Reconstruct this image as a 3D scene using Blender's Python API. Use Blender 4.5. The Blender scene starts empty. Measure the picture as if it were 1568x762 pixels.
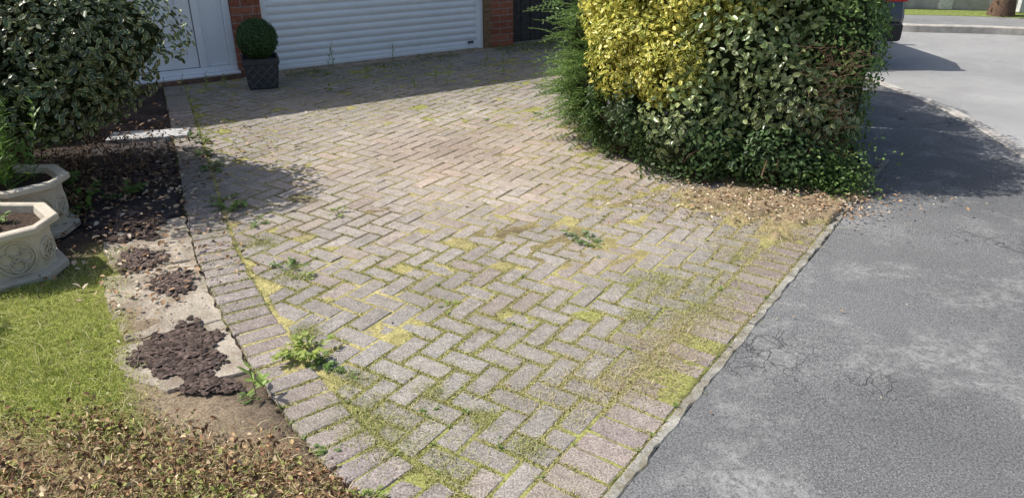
import bpy, bmesh, math, numpy as np
from mathutils import Vector, Matrix
R=np.random.RandomState(7)
scene=bpy.context.scene
# ---------------------------------------------------------------- helpers
def link(o,parent=None):
    scene.collection.objects.link(o)
    if parent is not None: o.parent=parent
    return o
def empty(name,loc=(0,0,0),rz=0):
    e=bpy.data.objects.new(name,None); e.location=loc; e.rotation_euler=(0,0,rz); e.empty_display_size=.1
    return link(e)
def mk(name,V,F,mat,parent=None,col=None,uv=None,smooth=False):
    me=bpy.data.meshes.new(name)
    if isinstance(F,np.ndarray):
        V=np.asarray(V,dtype=np.float32); n,k=F.shape
        me.vertices.add(len(V)); me.vertices.foreach_set('co',V.ravel())
        me.loops.add(n*k); me.loops.foreach_set('vertex_index',F.astype(np.int32).ravel())
        me.polygons.add(n)
        me.polygons.foreach_set('loop_start',np.arange(0,n*k,k,dtype=np.int32))
        me.polygons.foreach_set('loop_total',np.full(n,k,dtype=np.int32))
        me.update(calc_edges=True)
    else:
        me.from_pydata([tuple(v) for v in V],[],F); me.update()
    if col is not None:
        a=me.color_attributes.new('Col','FLOAT_COLOR','POINT')
        c=np.ones((len(V),4),dtype=np.float32); c[:,:3]=np.asarray(col)[:,:3]
        a.data.foreach_set('color',c.ravel())
    if uv is not None:
        u=me.uv_layers.new(name='UVMap')
        li=np.empty(len(me.loops),dtype=np.int32); me.loops.foreach_get('vertex_index',li)
        u.data.foreach_set('uv',np.asarray(uv,dtype=np.float32)[li].ravel())
    if smooth: me.polygons.foreach_set('use_smooth',np.ones(len(me.polygons),dtype=bool))
    me.materials.append(mat)
    return link(bpy.data.objects.new(name,me),parent)
def box(name,x0,x1,y0,y1,z0,z1,mat,parent=None,bev=0.0,seg=2):
    V=[(x0,y0,z0),(x1,y0,z0),(x1,y1,z0),(x0,y1,z0),(x0,y0,z1),(x1,y0,z1),(x1,y1,z1),(x0,y1,z1)]
    F=[(3,2,1,0),(4,5,6,7),(0,1,5,4),(1,2,6,5),(2,3,7,6),(3,0,4,7)]
    o=mk(name,V,F,mat,parent)
    if bev>0:
        m=o.modifiers.new('b','BEVEL'); m.width=bev; m.segments=seg; m.limit_method='ANGLE'
    return o
def sn(P,freq,seed,octs=4,gain=.55):
    P=np.asarray(P,dtype=float); r=np.random.RandomState(seed); out=np.zeros(len(P)); amp=1;tot=0
    for o in range(octs):
        for k in range(4):
            d=r.normal(size=P.shape[1]); d/=np.linalg.norm(d); d*=freq*(2.03**o)*r.uniform(.7,1.3)
            out+=amp*np.sin(P@d+r.uniform(0,6.28))
        tot+=amp*1.5; amp*=gain
    return out/tot
def unit(a): return a/(np.linalg.norm(a,axis=1,keepdims=True)+1e-9)
def ss(a,b,x):
    t=np.clip((x-a)/(b-a),0,1); return t*t*(3-2*t)
# ---------------------------------------------------------------- node helpers
class M:
    def __init__(s,name,rough=.8,spec=.3):
        s.m=bpy.data.materials.new(name); s.m.use_nodes=True; s.t=s.m.node_tree; s.N=s.t.nodes; s.L=s.t.links
        s.b=s.N['Principled BSDF']; s.b.inputs['Roughness'].default_value=rough
        s.b.inputs['Specular IOR Level'].default_value=spec
        s.tc=s.N.new('ShaderNodeTexCoord')
    def lk(s,a,b): s.L.new(a,b)
    def setv(s,inp,v):
        if isinstance(v,bpy.types.NodeSocket): s.lk(v,inp)
        elif isinstance(v,(tuple,list)): inp.default_value=tuple(v)+((1,) if len(v)==3 and inp.type=='RGBA' else ())
        else: inp.default_value=v
    def noise(s,scale,detail=3,rough=.55,dist=0,vec=None):
        n=s.N.new('ShaderNodeTexNoise'); n.inputs['Scale'].default_value=scale; n.inputs['Detail'].default_value=detail
        n.inputs['Roughness'].default_value=rough; n.inputs['Distortion'].default_value=dist
        s.lk(vec or s.tc.outputs['Object'],n.inputs['Vector']); return n.outputs['Fac']
    def vor(s,scale,feat='F1',vec=None,out='Distance'):
        n=s.N.new('ShaderNodeTexVoronoi'); n.feature=feat; n.inputs['Scale'].default_value=scale
        s.lk(vec or s.tc.outputs['Object'],n.inputs['Vector']); return n.outputs[out]
    def ramp(s,f,a,b,lo=0.,hi=1.):
        n=s.N.new('ShaderNodeMapRange'); n.clamp=True
        s.lk(f,n.inputs[0]); n.inputs[1].default_value=a; n.inputs[2].default_value=b; n.inputs[3].default_value=lo; n.inputs[4].default_value=hi
        return n.outputs[0]
    def mix(s,f,a,b,mode='MIX'):
        n=s.N.new('ShaderNodeMix'); n.data_type='RGBA'; n.blend_type=mode
        s.setv(n.inputs[0],f); s.setv(n.inputs[6],a); s.setv(n.inputs[7],b); return n.outputs[2]
    def scale(s,c,f):
        n=s.N.new('ShaderNodeVectorMath'); n.operation='SCALE'
        s.setv(n.inputs[0],c); s.setv(n.inputs['Scale'],f); return n.outputs[0]
    def math(s,op,a,b=0.):
        n=s.N.new('ShaderNodeMath'); n.operation=op; s.setv(n.inputs[0],a); s.setv(n.inputs[1],b); return n.outputs[0]
    def attr(s,name='Col'):
        n=s.N.new('ShaderNodeAttribute'); n.attribute_name=name; return n.outputs['Color']
    def col(s,c): s.setv(s.b.inputs['Base Color'],c); return s
    def bump(s,h,strength=.5,dist=.01):
        n=s.N.new('ShaderNodeBump'); n.inputs['Strength'].default_value=strength; n.inputs['Distance'].default_value=dist
        s.lk(h,n.inputs['Height']); s.lk(n.outputs[0],s.b.inputs['Normal']); return s
    def wvec(s,amt=.05,scale=4):
        n=s.N.new('ShaderNodeTexNoise'); n.inputs['Scale'].default_value=scale; n.inputs['Detail'].default_value=4
        s.lk(s.tc.outputs['Object'],n.inputs['Vector'])
        v=s.N.new('ShaderNodeVectorMath'); v.operation='SCALE'; s.lk(n.outputs['Color'],v.inputs[0]); v.inputs['Scale'].default_value=amt
        a=s.N.new('ShaderNodeVectorMath'); a.operation='ADD'; s.lk(s.tc.outputs['Object'],a.inputs[0]); s.lk(v.outputs[0],a.inputs[1]); return a.outputs[0]
def simple(name,c,rough=.7,spec=.3,ns=20,amt=.2,bs=0):
    m=M(name,rough,spec); n=m.noise(ns,3); m.col(m.scale(c,m.ramp(n,.3,.7,1-amt,1+amt)))
    if bs: m.bump(n,bs,.01)
    return m.m
# paving blocks
m=M('paving_block_concrete',.92,.15); c=m.attr()
f=m.noise(150,2,.65); c=m.scale(c,m.ramp(f,.33,.67,.52,1.46))
v=m.vor(150); pale=m.ramp(v,.12,.34,1,0); pale=m.math('MULTIPLY',pale,m.ramp(m.noise(60,1),.42,.6,0,1)); c=m.mix(m.math('MULTIPLY',pale,.6),c,(.66,.62,.56))
c=m.scale(c,m.ramp(m.noise(2.6,4,.6),.3,.7,.82,1.16)); c=m.scale(c,m.ramp(m.noise(24,3,.65),.3,.7,.76,1.18))
ms=m.math('MULTIPLY',m.ramp(m.noise(1.7,3,.6),.47,.65,0,.45),m.ramp(m.noise(48,3,.7),.46,.6,0,1)); c=m.mix(ms,c,(.23,.20,.11))
dk=m.math('MULTIPLY',m.ramp(m.noise(1.3,4,.65),.45,.66,0,.62),m.ramp(m.noise(70,2),.38,.58,.2,1)); c=m.mix(dk,c,(.16,.135,.115))
m.col(c); m.bump(f,.7,.005); PAV=m.m
m=M('joint_soil_and_moss',.95,.1); c=m.attr(); f=m.noise(95,3,.7); c=m.scale(c,m.ramp(f,.3,.7,.5,1.55)); c=m.scale(c,m.ramp(m.noise(14,3),.3,.7,.78,1.25))
m.col(c); m.bump(f,.8,.006); BED=m.m
def asphalt(name,base,pale,crack=True,patch=.5):
    m=M(name,.9,.2)
    f=m.noise(140,2,.75); c=m.scale(base,m.ramp(f,.3,.7,.45,1.55))
    sp=m.math('MULTIPLY',m.ramp(m.vor(110),.1,.32,1,0),m.ramp(m.noise(1.3,5,.65),.40,.62,.2,1.)); c=m.mix(sp,c,pale)
    c=m.scale(c,m.ramp(m.noise(.8,5,.6),.3,.7,.80,1.25))
    w=m.math('MULTIPLY',m.ramp(m.noise(1.9,6,.72,.4),.50,.64,0,patch),m.ramp(m.noise(45,3,.7),.36,.58,.0,1)); c=m.mix(w,c,pale)
    dk=m.math('MULTIPLY',m.ramp(m.noise(1.6,6,.7),.55,.7,0,.55),m.ramp(m.noise(30,3,.7),.35,.6,.3,1)); c=m.mix(dk,c,tuple(.5*q for q in base))
    h=f
    if crack:
        e=m.vor(.6,'DISTANCE_TO_EDGE',vec=m.wvec(.55,2.6)); k=m.ramp(e,.0008,.0045,.65,0)
        k=m.math('MULTIPLY',k,m.ramp(m.noise(.8,3),.45,.56,0,1))
        e2=m.vor(11,'DISTANCE_TO_EDGE',vec=m.wvec(.18,8)); k2=m.math('MULTIPLY',m.ramp(e2,.0,.04,1,0),m.ramp(m.noise(1.3,5,.6,.6),.58,.65,0,.8))
        k=m.math('MAXIMUM',k,k2)
        c=m.mix(k,c,(.05,.05,.048)); h=m.math('SUBTRACT',h,k)
    m.col(c); m.bump(h,.7,.006); return m.m
ASPH=asphalt('pavement_asphalt',(.163,.163,.161),(.42,.41,.39),patch=.6)
ROAD=asphalt('road_asphalt',(.33,.325,.312),(.48,.47,.45),crack=False,patch=.3)
m=M('weathered_concrete',.9,.2); c=m.scale((.44,.38,.30),m.ramp(m.noise(5,5,.7),.3,.7,.6,1.25)); f=m.noise(110,3,.7); c=m.scale(c,m.ramp(f,.3,.7,.65,1.3))
c=m.mix(m.ramp(m.noise(3.5,6,.75,.5),.47,.60,0,.75),c,(.23,.175,.125)); c=m.mix(m.ramp(m.noise(8,4,.7),.56,.68,0,.6),c,(.25,.23,.11)); m.col(c); m.bump(f,.6,.006); CONC=m.m
m=M('kerb_concrete',.9,.2); c=m.scale((.52,.48,.42),m.ramp(m.noise(6,5,.7),.3,.7,.65,1.2)); c=m.scale(c,m.ramp(m.noise(120,3,.7),.3,.7,.7,1.25)); m.col(c); KERB=m.m
m=M('edging_concrete',.9,.2); c=m.scale((.38,.36,.31),m.ramp(m.noise(9,5,.7),.3,.7,.5,1.3)); f=m.noise(120,3,.7); c=m.scale(c,m.ramp(f,.3,.7,.65,1.3)); c=m.mix(m.ramp(m.noise(7,5,.75),.46,.58,0,.85),c,(.20,.17,.11)); m.col(c); m.bump(f,.5,.006); EDGE=m.m
m=M('dark_dried_moss',.95,.1); c=m.scale(m.attr(),m.ramp(m.noise(120,3,.7),.3,.7,.6,1.5)); m.col(c); FLAKE=m.m
def leafmat(name,margin=None,thr=.6,rough=.45,spec=.4,trans=.3):
    m=M(name,rough,spec); c=m.attr()
    if margin:
        uv=m.N.new('ShaderNodeSeparateXYZ'); m.lk(m.tc.outputs['UV'],uv.inputs[0])
        d=m.math('ABSOLUTE',m.math('SUBTRACT',uv.outputs[0],.5)); d=m.math('ADD',m.math('MULTIPLY',d,2.),m.math('MULTIPLY',m.math('SUBTRACT',m.noise(90,1),.5),.9))
        c=m.mix(m.ramp(d,thr-.04,thr+.04,0,1),c,margin)
    m.col(c)
    if trans>0:
        tr=m.N.new('ShaderNodeBsdfTranslucent'); m.lk(c,tr.inputs[0]); mx=m.N.new('ShaderNodeMixShader'); mx.inputs[0].default_value=trans
        m.lk(m.b.outputs[0],mx.inputs[1]); m.lk(tr.outputs[0],mx.inputs[2]); m.lk(mx.outputs[0],m.N['Material Output'].inputs['Surface'])
    return m.m
LEAF=leafmat('leaf'); GRASS=leafmat('grass_blade',rough=.6,spec=.2,trans=.3); STRAWM=leafmat('straw',rough=.7,spec=.2,trans=0)
HOLLY=leafmat('variegated_holly_leaf',(.46,.44,.20),.78,.3,.5,.1)
CREAM=leafmat('variegated_cream_leaf',(.60,.60,.36),.80,.28,.6,.3)
YELL=leafmat('yellow_variegated_leaf',(.82,.74,.16),.44,.35,.4,.3)
DRY=leafmat('dry_leaf',rough=.8,spec=.1,trans=0)
BARK=simple('bark',(.13,.085,.06),.9,.1,40,.4,.5); TWIG=simple('twig',(.17,.10,.065),.85,.1,40,.3); DTWIG=simple('dead_twig',(.26,.16,.10),.85,.1,40,.3)
STEM=simple('stem',(.14,.2,.05))
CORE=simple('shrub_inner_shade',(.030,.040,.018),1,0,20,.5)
UPVC=simple('white_upvc',(.87,.88,.89),.3,.5,6,.02)
SHUT=simple('white_garage_door_paint',(.87,.88,.89),.35,.5,5,.04)
WOOD=simple('timber_post',(.24,.15,.08),.8,.2,30,.3,.3)
FENCE=simple('dark_fence_stain',(.07,.065,.06),.85,.2,20,.35,.3)
ROOF=simple('roof_tiles',(.12,.07,.05),.9,.2,12,.3,.4)
m=M('cream_cast_stone',.85,.2); c=m.scale((.60,.53,.42),m.ramp(m.noise(14,4,.7),.3,.7,.8,1.15)); c=m.mix(m.ramp(m.noise(7,6,.75),.52,.68,0,.55),c,(.28,.24,.17)); m.col(c); m.bump(m.noise(120,2),.3,.004); STONE=m.m
POTM=simple('dark_grey_pot',(.05,.053,.058),.6,.4,30,.25,.2); POTL=simple('pot_lattice',(.13,.135,.14),.6,.4,30,.2)
RUB=simple('grey_seal',(.10,.10,.105),.5,.4); METAL=simple('brushed_metal',(.5,.5,.5),.3,.6)
m=M('red_brick',.9,.2); sx=m.N.new('ShaderNodeSeparateXYZ'); m.lk(m.tc.outputs['Object'],sx.inputs[0]); cb=m.N.new('ShaderNodeCombineXYZ')
m.lk(m.math('ADD',sx.outputs[0],sx.outputs[1]),cb.inputs[0]); m.lk(sx.outputs[2],cb.inputs[1])
b=m.N.new('ShaderNodeTexBrick'); m.lk(cb.outputs[0],b.inputs['Vector']); b.inputs['Scale'].default_value=1; b.inputs['Brick Width'].default_value=.225; b.inputs['Row Height'].default_value=.075
b.inputs['Mortar Size'].default_value=.005; b.inputs['Mortar Smooth'].default_value=.1; b.inputs['Color1'].default_value=(.42,.15,.085,1); b.inputs['Color2'].default_value=(.29,.10,.06,1); b.inputs['Mortar'].default_value=(.34,.29,.25,1)
c=m.scale(b.outputs['Color'],m.ramp(m.noise(30,4,.7),.3,.7,.65,1.3)); m.col(c); m.bump(m.math('SUBTRACT',m.noise(80,3),b.outputs['Fac']),.6,.008); BRICK=m.m

# ---------------------------------------------------------------- geometry generators
def leaves(name,P,N,L,asp,col,mat,parent=None,seed=1,droop=.3,axis=None,fold=.25):
    r=np.random.RandomState(seed); n=len(P); N=unit(N)
    if axis is None: axis=r.normal(size=(n,3))+np.array([0,0,-droop])
    A=unit(axis-(axis*N).sum(1,keepdims=True)*N); B=np.cross(N,A)
    L=np.asarray(L).reshape(-1,1)*np.ones((n,1)); W=L*np.asarray(asp).reshape(-1,1)*.5
    z=W*fold
    vs=[P,P+A*L*.3+B*W*.9+N*z,P+A*L*.68+B*W*.8+N*z,P+A*L-N*z*.5,P+A*L*.68-B*W*.8+N*z,P+A*L*.3-B*W*.9+N*z]
    V=np.stack(vs,1).reshape(-1,3); i=(np.arange(n)*6)[:,None]
    F=np.concatenate([i+np.array([[0,1,2,3]]),i+np.array([[0,3,4,5]])],0)
    uv=np.tile(np.array([[.5,0],[1,.3],[1,.7],[.5,1],[0,.7],[0,.3]]),(n,1))
    return mk(name,V,F,mat,parent,col=np.repeat(col,6,0),uv=uv)
def blades(name,P,h,w,lean,col,mat,parent=None,seed=3):
    r=np.random.RandomState(seed); n=len(P); a=r.uniform(0,6.28,n); B=np.stack([np.cos(a),np.sin(a),0*a],1)*(w/2)[:,None]
    ln=np.concatenate([lean,np.zeros((n,1))],1); up=np.array([[0,0,1.]])
    mid=P+up*(h*.6)[:,None]+ln*.35; tip=P+up*(h*np.where(np.linalg.norm(lean,axis=1)>h*1.2,.35,1.))[:,None]+ln
    V=np.stack([P-B,P+B,mid-B*.8,mid+B*.8,tip],1).reshape(-1,3); i=(np.arange(n)*5)[:,None]
    F=np.concatenate([i+np.array([[0,1,3]]),i+np.array([[0,3,2]]),i+np.array([[2,3,4]])],0)
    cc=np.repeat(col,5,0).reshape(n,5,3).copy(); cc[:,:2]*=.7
    return mk(name,V,F,mat,parent,col=cc.reshape(-1,3))
def tubes(name,A,B,ra,rb,mat,parent=None):
    A=np.asarray(A,float);B=np.asarray(B,float);n=len(A); d=unit(B-A); h=np.where(np.abs(d[:,2:3])>.9,np.array([[1.,0,0]]),np.array([[0,0,1.]])); u=unit(np.cross(d,h)); v=np.cross(d,u)
    k=5; ra=np.broadcast_to(np.asarray(ra,float),(n,))[:,None]; rb=np.broadcast_to(np.asarray(rb,float),(n,))[:,None]; vs=[]
    for P,r_ in((A,ra),(B,rb)):
        for j in range(k):
            t=6.2832*j/k; vs.append(P+u*r_*math.cos(t)+v*r_*math.sin(t))
    V=np.stack(vs,1).reshape(-1,3); i=(np.arange(n)*2*k)[:,None]
    F=np.concatenate([i+np.array([[j,(j+1)%k,k+(j+1)%k,k+j]]) for j in range(k)],0)
    return mk(name,V,F,mat,parent,smooth=True)
def blobpts(c,rad,n,depth,seed,lump=.18,freq=2.2,gap=-.45,gfreq=9,zmin=.02):
    r=np.random.RandomState(seed); D=unit(r.normal(size=(n,3))); k=1+lump*sn(D,freq,seed+1,3)
    q=k*(1-depth*r.rand(n)**1.6); P=np.array(c)+D*q[:,None]*np.array(rad); N=unit(D/np.array(rad))
    keep=(sn(P,gfreq,seed+2,2)>gap)&(P[:,2]>zmin); return P[keep],N[keep],(q/k)[keep]
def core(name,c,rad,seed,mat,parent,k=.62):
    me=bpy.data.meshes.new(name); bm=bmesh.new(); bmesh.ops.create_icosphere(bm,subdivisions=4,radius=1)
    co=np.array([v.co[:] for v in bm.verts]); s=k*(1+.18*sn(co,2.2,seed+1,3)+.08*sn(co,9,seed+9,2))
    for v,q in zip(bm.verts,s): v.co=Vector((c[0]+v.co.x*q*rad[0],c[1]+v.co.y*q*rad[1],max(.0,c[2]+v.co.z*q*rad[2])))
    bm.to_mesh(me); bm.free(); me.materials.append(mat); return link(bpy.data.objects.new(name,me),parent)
def pick(cols,n,seed,var=.25):
    r=np.random.RandomState(seed); cols=np.array(cols); c=cols[r.randint(0,len(cols),n)]; return c*(1+var*r.uniform(-1,1,(n,1)))
# ---------------------------------------------------------------- layout
Ed=np.array([.581,.814]); En=np.array([-.814,.581]); E0=np.array([.313,1.68])
def dr(x,y): return (x-E0[0])*En[0]+(y-E0[1])*En[1]
CL=np.array([(-3.38,7.16),(-2.41,5.105),(-1.607,3.40),(-.997,2.373),(-.641,1.889),(-.435,1.68),(-.2,1.5),(.1,1.38)])
def catmull(P,n):
    P=np.vstack([2*P[0]-P[1],P,2*P[-1]-P[-2]]); out=[]
    for i in range(1,len(P)-2):
        for t in np.linspace(0,1,n,endpoint=False):
            a,b,c,d=P[i-1],P[i],P[i+1],P[i+2]; out.append(.5*((2*b)+(-a+c)*t+(2*a-5*b+4*c-d)*t*t+(-a+3*b-3*c+d)*t**3))
    out.append(P[-2]); return np.array(out)
CC=catmull(CL,8)
def dl(x,y):
    x=np.asarray(x,float);y=np.asarray(y,float); best=np.full(x.shape,1e9)
    for a,b in zip(CL[:-1],CL[1:]):
        d=(b-a)/np.linalg.norm(b-a); n=np.array([-d[1],d[0]]); best=np.minimum(best,(x-a[0])*n[0]+(y-a[1])*n[1])
    return best
fd=np.array([.834,.552]); fn=np.array([.552,-.834]); P0=np.array([-3.43,7.13])
def df(x,y): return (x-P0[0])*fn[0]+(y-P0[1])*fn[1]
def clip(poly,p,n):
    out=[]; m_=len(poly)
    for i in range(m_):
        a=poly[i];b=poly[(i+1)%m_]; da=(a-p)@n; db=(b-p)@n
        if da>=0: out.append(a)
        if da*db<0: out.append(a+(b-a)*(da/(da-db)))
    return out
BW=.188; PIT=.097
HP=[]
for a,b in zip(CL[:-1],CL[1:]):
    d=(b-a)/np.linalg.norm(b-a); n=np.array([-d[1],d[0]]); HP.append((a+n*(BW+.008),n))
HP.append((E0+En*(.046+BW+.006),En)); HP.append((P0+fn*.03,fn))
HP.append((np.array([2.1,4.2]),np.array([-.99,-.13])))
def inset(poly,d):
    n=len(poly); out=[]
    for i in range(n):
        a,b,c=poly[i-1],poly[i],poly[(i+1)%n]; e1=b-a;e2=c-b; l1=np.linalg.norm(e1);l2=np.linalg.norm(e2)
        if l1<1e-6 or l2<1e-6: return None
        n1=np.array([-e1[1],e1[0]])/l1;n2=np.array([-e2[1],e2[0]])/l2; k=1+n1@n2
        if k<.15: return None
        out.append(b+(n1+n2)*d/k)
    return out
BV=[];BF=[];BC=[];edges=[]
def area(p): return .5*sum(p[i-1][0]*p[i][1]-p[i][0]*p[i-1][1] for i in range(len(p)))
def addbrick(poly,colr,ztop=0.):
    if len(poly)<3: return
    q=[poly[0]]
    for p in poly[1:]:
        if np.linalg.norm(p-q[-1])>.004: q.append(p)
    if np.linalg.norm(q[0]-q[-1])<.004: q.pop()
    if len(q)<3: return
    ar=area(q)
    if ar<0: q=q[::-1]; ar=-ar
    if ar<.0010: return
    ch=R.uniform(.0045,.0085)
    top=inset(q,ch)
    if top is None or area(top)<=0: return
    top2=inset(q,ch*.4)
    if top2 is None: top2=q
    top=[p+R.normal(0,.0013,2) for p in top]
    cx=np.mean(q,axis=0); gx,gy=R.normal(0,.009,2); z=ztop+R.normal(0,.0013); base=len(BV); n=len(q)
    for ring,dz in((q,-.03),(q,-.0055),(top2,-.0022),(top,0.)):
        for p in ring:
            BV.append((p[0],p[1],z+dz+(0 if dz==-.03 else gx*(p[0]-cx[0])+gy*(p[1]-cx[1])))); BC.append(colr)
    for k in range(3):
        for i in range(n): BF.append((base+k*n+i,base+k*n+(i+1)%n,base+(k+1)*n+(i+1)%n,base+(k+1)*n+i))
    BF.append(tuple(base+3*n+i for i in range(n)))
    for i in range(n): edges.append((q[i],q[(i+1)%n]))
def fieldcol(p):
    x,y=p; g=math.exp(-(((x+.35)/1.45)**2+((y-5.0)/1.35)**2)); a=np.array([.335,.303,.268])*(1-g)+np.array([.52,.435,.36])*g
    s_=math.exp(-(((x+.45)/.5)**2+((y-5.05)/.4)**2)); a=a*(1-.25*s_*np.array([.8,1,1.2]))
    t=R.rand()
    if t<.18: a=a*np.array([1.03,.97,.95])
    elif t<.4: a=a*np.array([.97,.99,1.0])
    return a*R.uniform(.87,1.10)
phi=math.radians(-33); c_,s_=math.cos(phi),math.sin(phi); U=PIT
for a in range(-95,96):
    for b in range(-95,96):
        k=(a-b)%4
        if k==0: w,h=2,1
        elif k==3: w,h=1,2
        else: continue
        g=.0042; x0,y0,x1,y1=a*U+g,b*U+g,(a+w)*U-g,(b+h)*U-g
        cx,cy=(x0+x1)/2,(y0+y1)/2; X=cx*c_-cy*s_; Y=cx*s_+cy*c_+5
        if not(-4<X<2.3 and 1.2<Y<10.5): continue
        poly=[]
        jr=R.normal(0,.0018,2); ja=R.normal(0,.012)
        for px,py in((x0,y0),(x1,y0),(x1,y1),(x0,y1)):
            dx,dy=px-cx,py-cy; dx,dy=dx-ja*dy,dy+ja*dx; px,py=cx+dx+jr[0],cy+dy+jr[1]
            poly.append(np.array([px*c_-py*s_,px*s_+py*c_+5]))
        for p,n in HP:
            poly=clip(poly,p,n)
            if len(poly)<3: break
        if len(poly)>=3: addbrick(poly,fieldcol((X,Y)))
def bordercol(): return np.array([.335,.277,.245])*R.uniform(.85,1.13)*np.array([1,R.uniform(.98,1.05),R.uniform(.98,1.05)])
seg=np.linalg.norm(np.diff(CC,axis=0),axis=1); cum=np.concatenate([[0],np.cumsum(seg)])
def cpt(s):
    x=np.interp(s,cum,CC[:,0]); y=np.interp(s,cum,CC[:,1]); x2=np.interp(s+.02,cum,CC[:,0]); y2=np.interp(s+.02,cum,CC[:,1]); x1=np.interp(s-.02,cum,CC[:,0]); y1=np.interp(s-.02,cum,CC[:,1])
    d=np.array([x2-x1,y2-y1]); d/=np.linalg.norm(d); return np.array([x,y]),np.array([-d[1],d[0]])
s=.02
while s<cum[-1]-.12:
    pa,na=cpt(s+.003); pb,nb=cpt(s+PIT-.003); o1=R.normal(0,.003)
    poly=[pa+na*o1,pb+nb*o1,pb+nb*(BW+o1),pa+na*(BW+o1)]
    if area(poly)<0: poly=poly[::-1]
    poly=clip(poly,E0+En*(.052+BW),En)
    if len(poly)>=3: addbrick(poly,bordercol()*np.array([1.05,1.08,1.08]),.001)
    s+=PIT+.0005
t=-.55
while t<3.3:
    o=E0+Ed*t+En*R.normal(0,.002); poly=[o+En*.044+Ed*.003,o+En*.044+Ed*(PIT-.003),o+En*(.044+BW)+Ed*(PIT-.003),o+En*(.044+BW)+Ed*.003]
    if area(poly)<0: poly=poly[::-1]
    for p,n in HP[:7]: poly=clip(poly,p-n*BW,n) if len(poly)>2 else poly
    if len(poly)>=3: addbrick(poly,bordercol())
    t+=PIT
mk('block_paving_driveway',BV,BF,PAV,col=np.array(BC))
# concrete edging
ed=empty('concrete_edging')
t=-.6;i=0
while t<3.2:
    a=E0+Ed*(t+.002); b=E0+Ed*(t+.910); V=[];zz=R.normal(-.001,.0015)
    n=30
    for k in range(n+1):
        p=a+(b-a)*k/n; w=.004*math.sin(k*.9+i)+R.normal(0,.0025); h_=R.normal(0,.001)
        for q,z in((p+En*(.001),-.08),(p+En*(-.002+w),-.006+zz),(p+En*(.004+w),.000+zz+h_),(p+En*.034,.001+zz+h_),(p+En*.039,-.004+zz),(p+En*.039,-.08)): V.append((q[0],q[1],z))
    F=[(k*6+j,(k+1)*6+j,(k+1)*6+j+1,k*6+j+1) for k in range(n) for j in range(5)]+[tuple(range(6)),tuple(n*6+j for j in range(5,-1,-1))]
    mk('edging_%d'%i,V,F,EDGE,ed); t+=.914;i+=1
# ---------------------------------------------------------------- ground sheets
gnd=simple('open_ground',(.09,.11,.04),.95,.1,3,.3)
mk('ground',[(-400,-400,-.16),(400,-400,-.16),(400,400,-.16),(-400,400,-.16)],[(0,1,2,3)],gnd)
mk('road',[(-2,-30,-.10),(60,-30,-.10),(60,40,-.10),(-2,40,-.10)],[(0,1,2,3)],ROAD)
EL=np.array([(-2.6,-2.4),(-.9,-.02),(.313,1.68),(1.1,2.785),(1.85,3.83),(2.3,4.6),(2.55,5.5),(2.65,6.6),(2.5,7.6),(2.0,8.7),(1.3,10.),(.6,12),(-.5,16)])
KL=np.array([(-.6,-3.2),(1.0,-1.0),(2.2,.8),(2.95,2.3),(3.35,3.7),(3.56,4.95),(3.68,5.8),(3.68,6.6),(3.52,7.6),(3.1,8.8),(2.5,10.2),(1.8,12.2),(.8,16)])
ec=catmull(EL,10); kc=catmull(KL,10)
def loft(name,A,B,nu,zf,mat):
    n=len(A); V=[]
    for i in range(n):
        for j in range(nu+1):
            p=A[i]+(B[i]-A[i])*j/nu; V.append((p[0],p[1],zf(p[0],p[1],j/nu)))
    F=np.array([(i*(nu+1)+j,(i+1)*(nu+1)+j,(i+1)*(nu+1)+j+1,i*(nu+1)+j+1) for i in range(n-1) for j in range(nu)])
    return mk(name,np.array(V),F[:,::-1],mat,smooth=True)
loft('pavement',ec,kc,24,lambda x,y,u:-.006+.004*math.sin(x*2.3+y*1.1)*math.sin(y*1.7)*min(1,4*u*(1-u)),ASPH)
far=np.stack([np.full(len(ec),-14.),ec[:,1]],1)
loft('garden_soil',far,ec,6,lambda x,y,u:-.04,simple('garden_soil',(.10,.07,.05),.95,.1,20,.4,.6))
def offs(P,d):
    T=np.gradient(P,axis=0); T/=np.linalg.norm(T,axis=1,keepdims=True); return P+np.stack([T[:,1],-T[:,0]],1)*d
def kerb(name,P,side,parent=None):
    ring=[(0,-.004,0),(.004,.002,0),(.105,.002,0),(.12,-.012,0),(.125,-.14,0)]; V=[]
    Os=[offs(P,side*o) for o,_,_ in ring]
    for i in range(len(P)):
        for (o,z,_),Q in zip(ring,Os): V.append((Q[i][0],Q[i][1],z))
    F=[(i*5+j,(i+1)*5+j,(i+1)*5+j+1,i*5+j+1) for i in range(len(P)-1) for j in range(4)]
    return mk(name,V,F,KERB,parent)
kerb('kerb',kc,1)
FL=catmull(np.array([(2.6,26),(3.6,16),(4.4,12.7),(5.54,11.4),(7.33,10.93),(10,9.6),(14,6.5),(20,1),(24,-6)]),8)
kerb('kerb',FL,1)
def strip(name,P,a,b,z,mat):
    A=offs(P,a);B=offs(P,b); V=[(p[0],p[1],z) for p in A]+[(p[0],p[1],z) for p in B]; n=len(P)
    return mk(name,V,[(i,n+i,n+i+1,i+1) for i in range(n-1)],mat)
strip('pavement',FL,-.001,-1.05,-.003,asphalt('far_pavement_asphalt',(.24,.24,.235),(.38,.37,.35),crack=False))
VERGE=simple('verge_grass',(.20,.24,.07),.95,.1,18,.4,.8)
strip('grass_verge',FL,-1.051,-2.0,.0,VERGE)
strip('front_garden_lawn',FL,-2.001,-9.0,.01,VERGE)
W1=offs(FL,-1.85);W2=offs(FL,-1.97)
gw=empty('garden_wall'); V=[]
for p,q in zip(W1,W2):
    V+= [(p[0],p[1],0),(p[0],p[1],.75),(q[0],q[1],.75),(q[0],q[1],0)]
WM=simple('rendered_wall',(.42,.41,.40),.9,.2,6,.2,.3)
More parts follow.
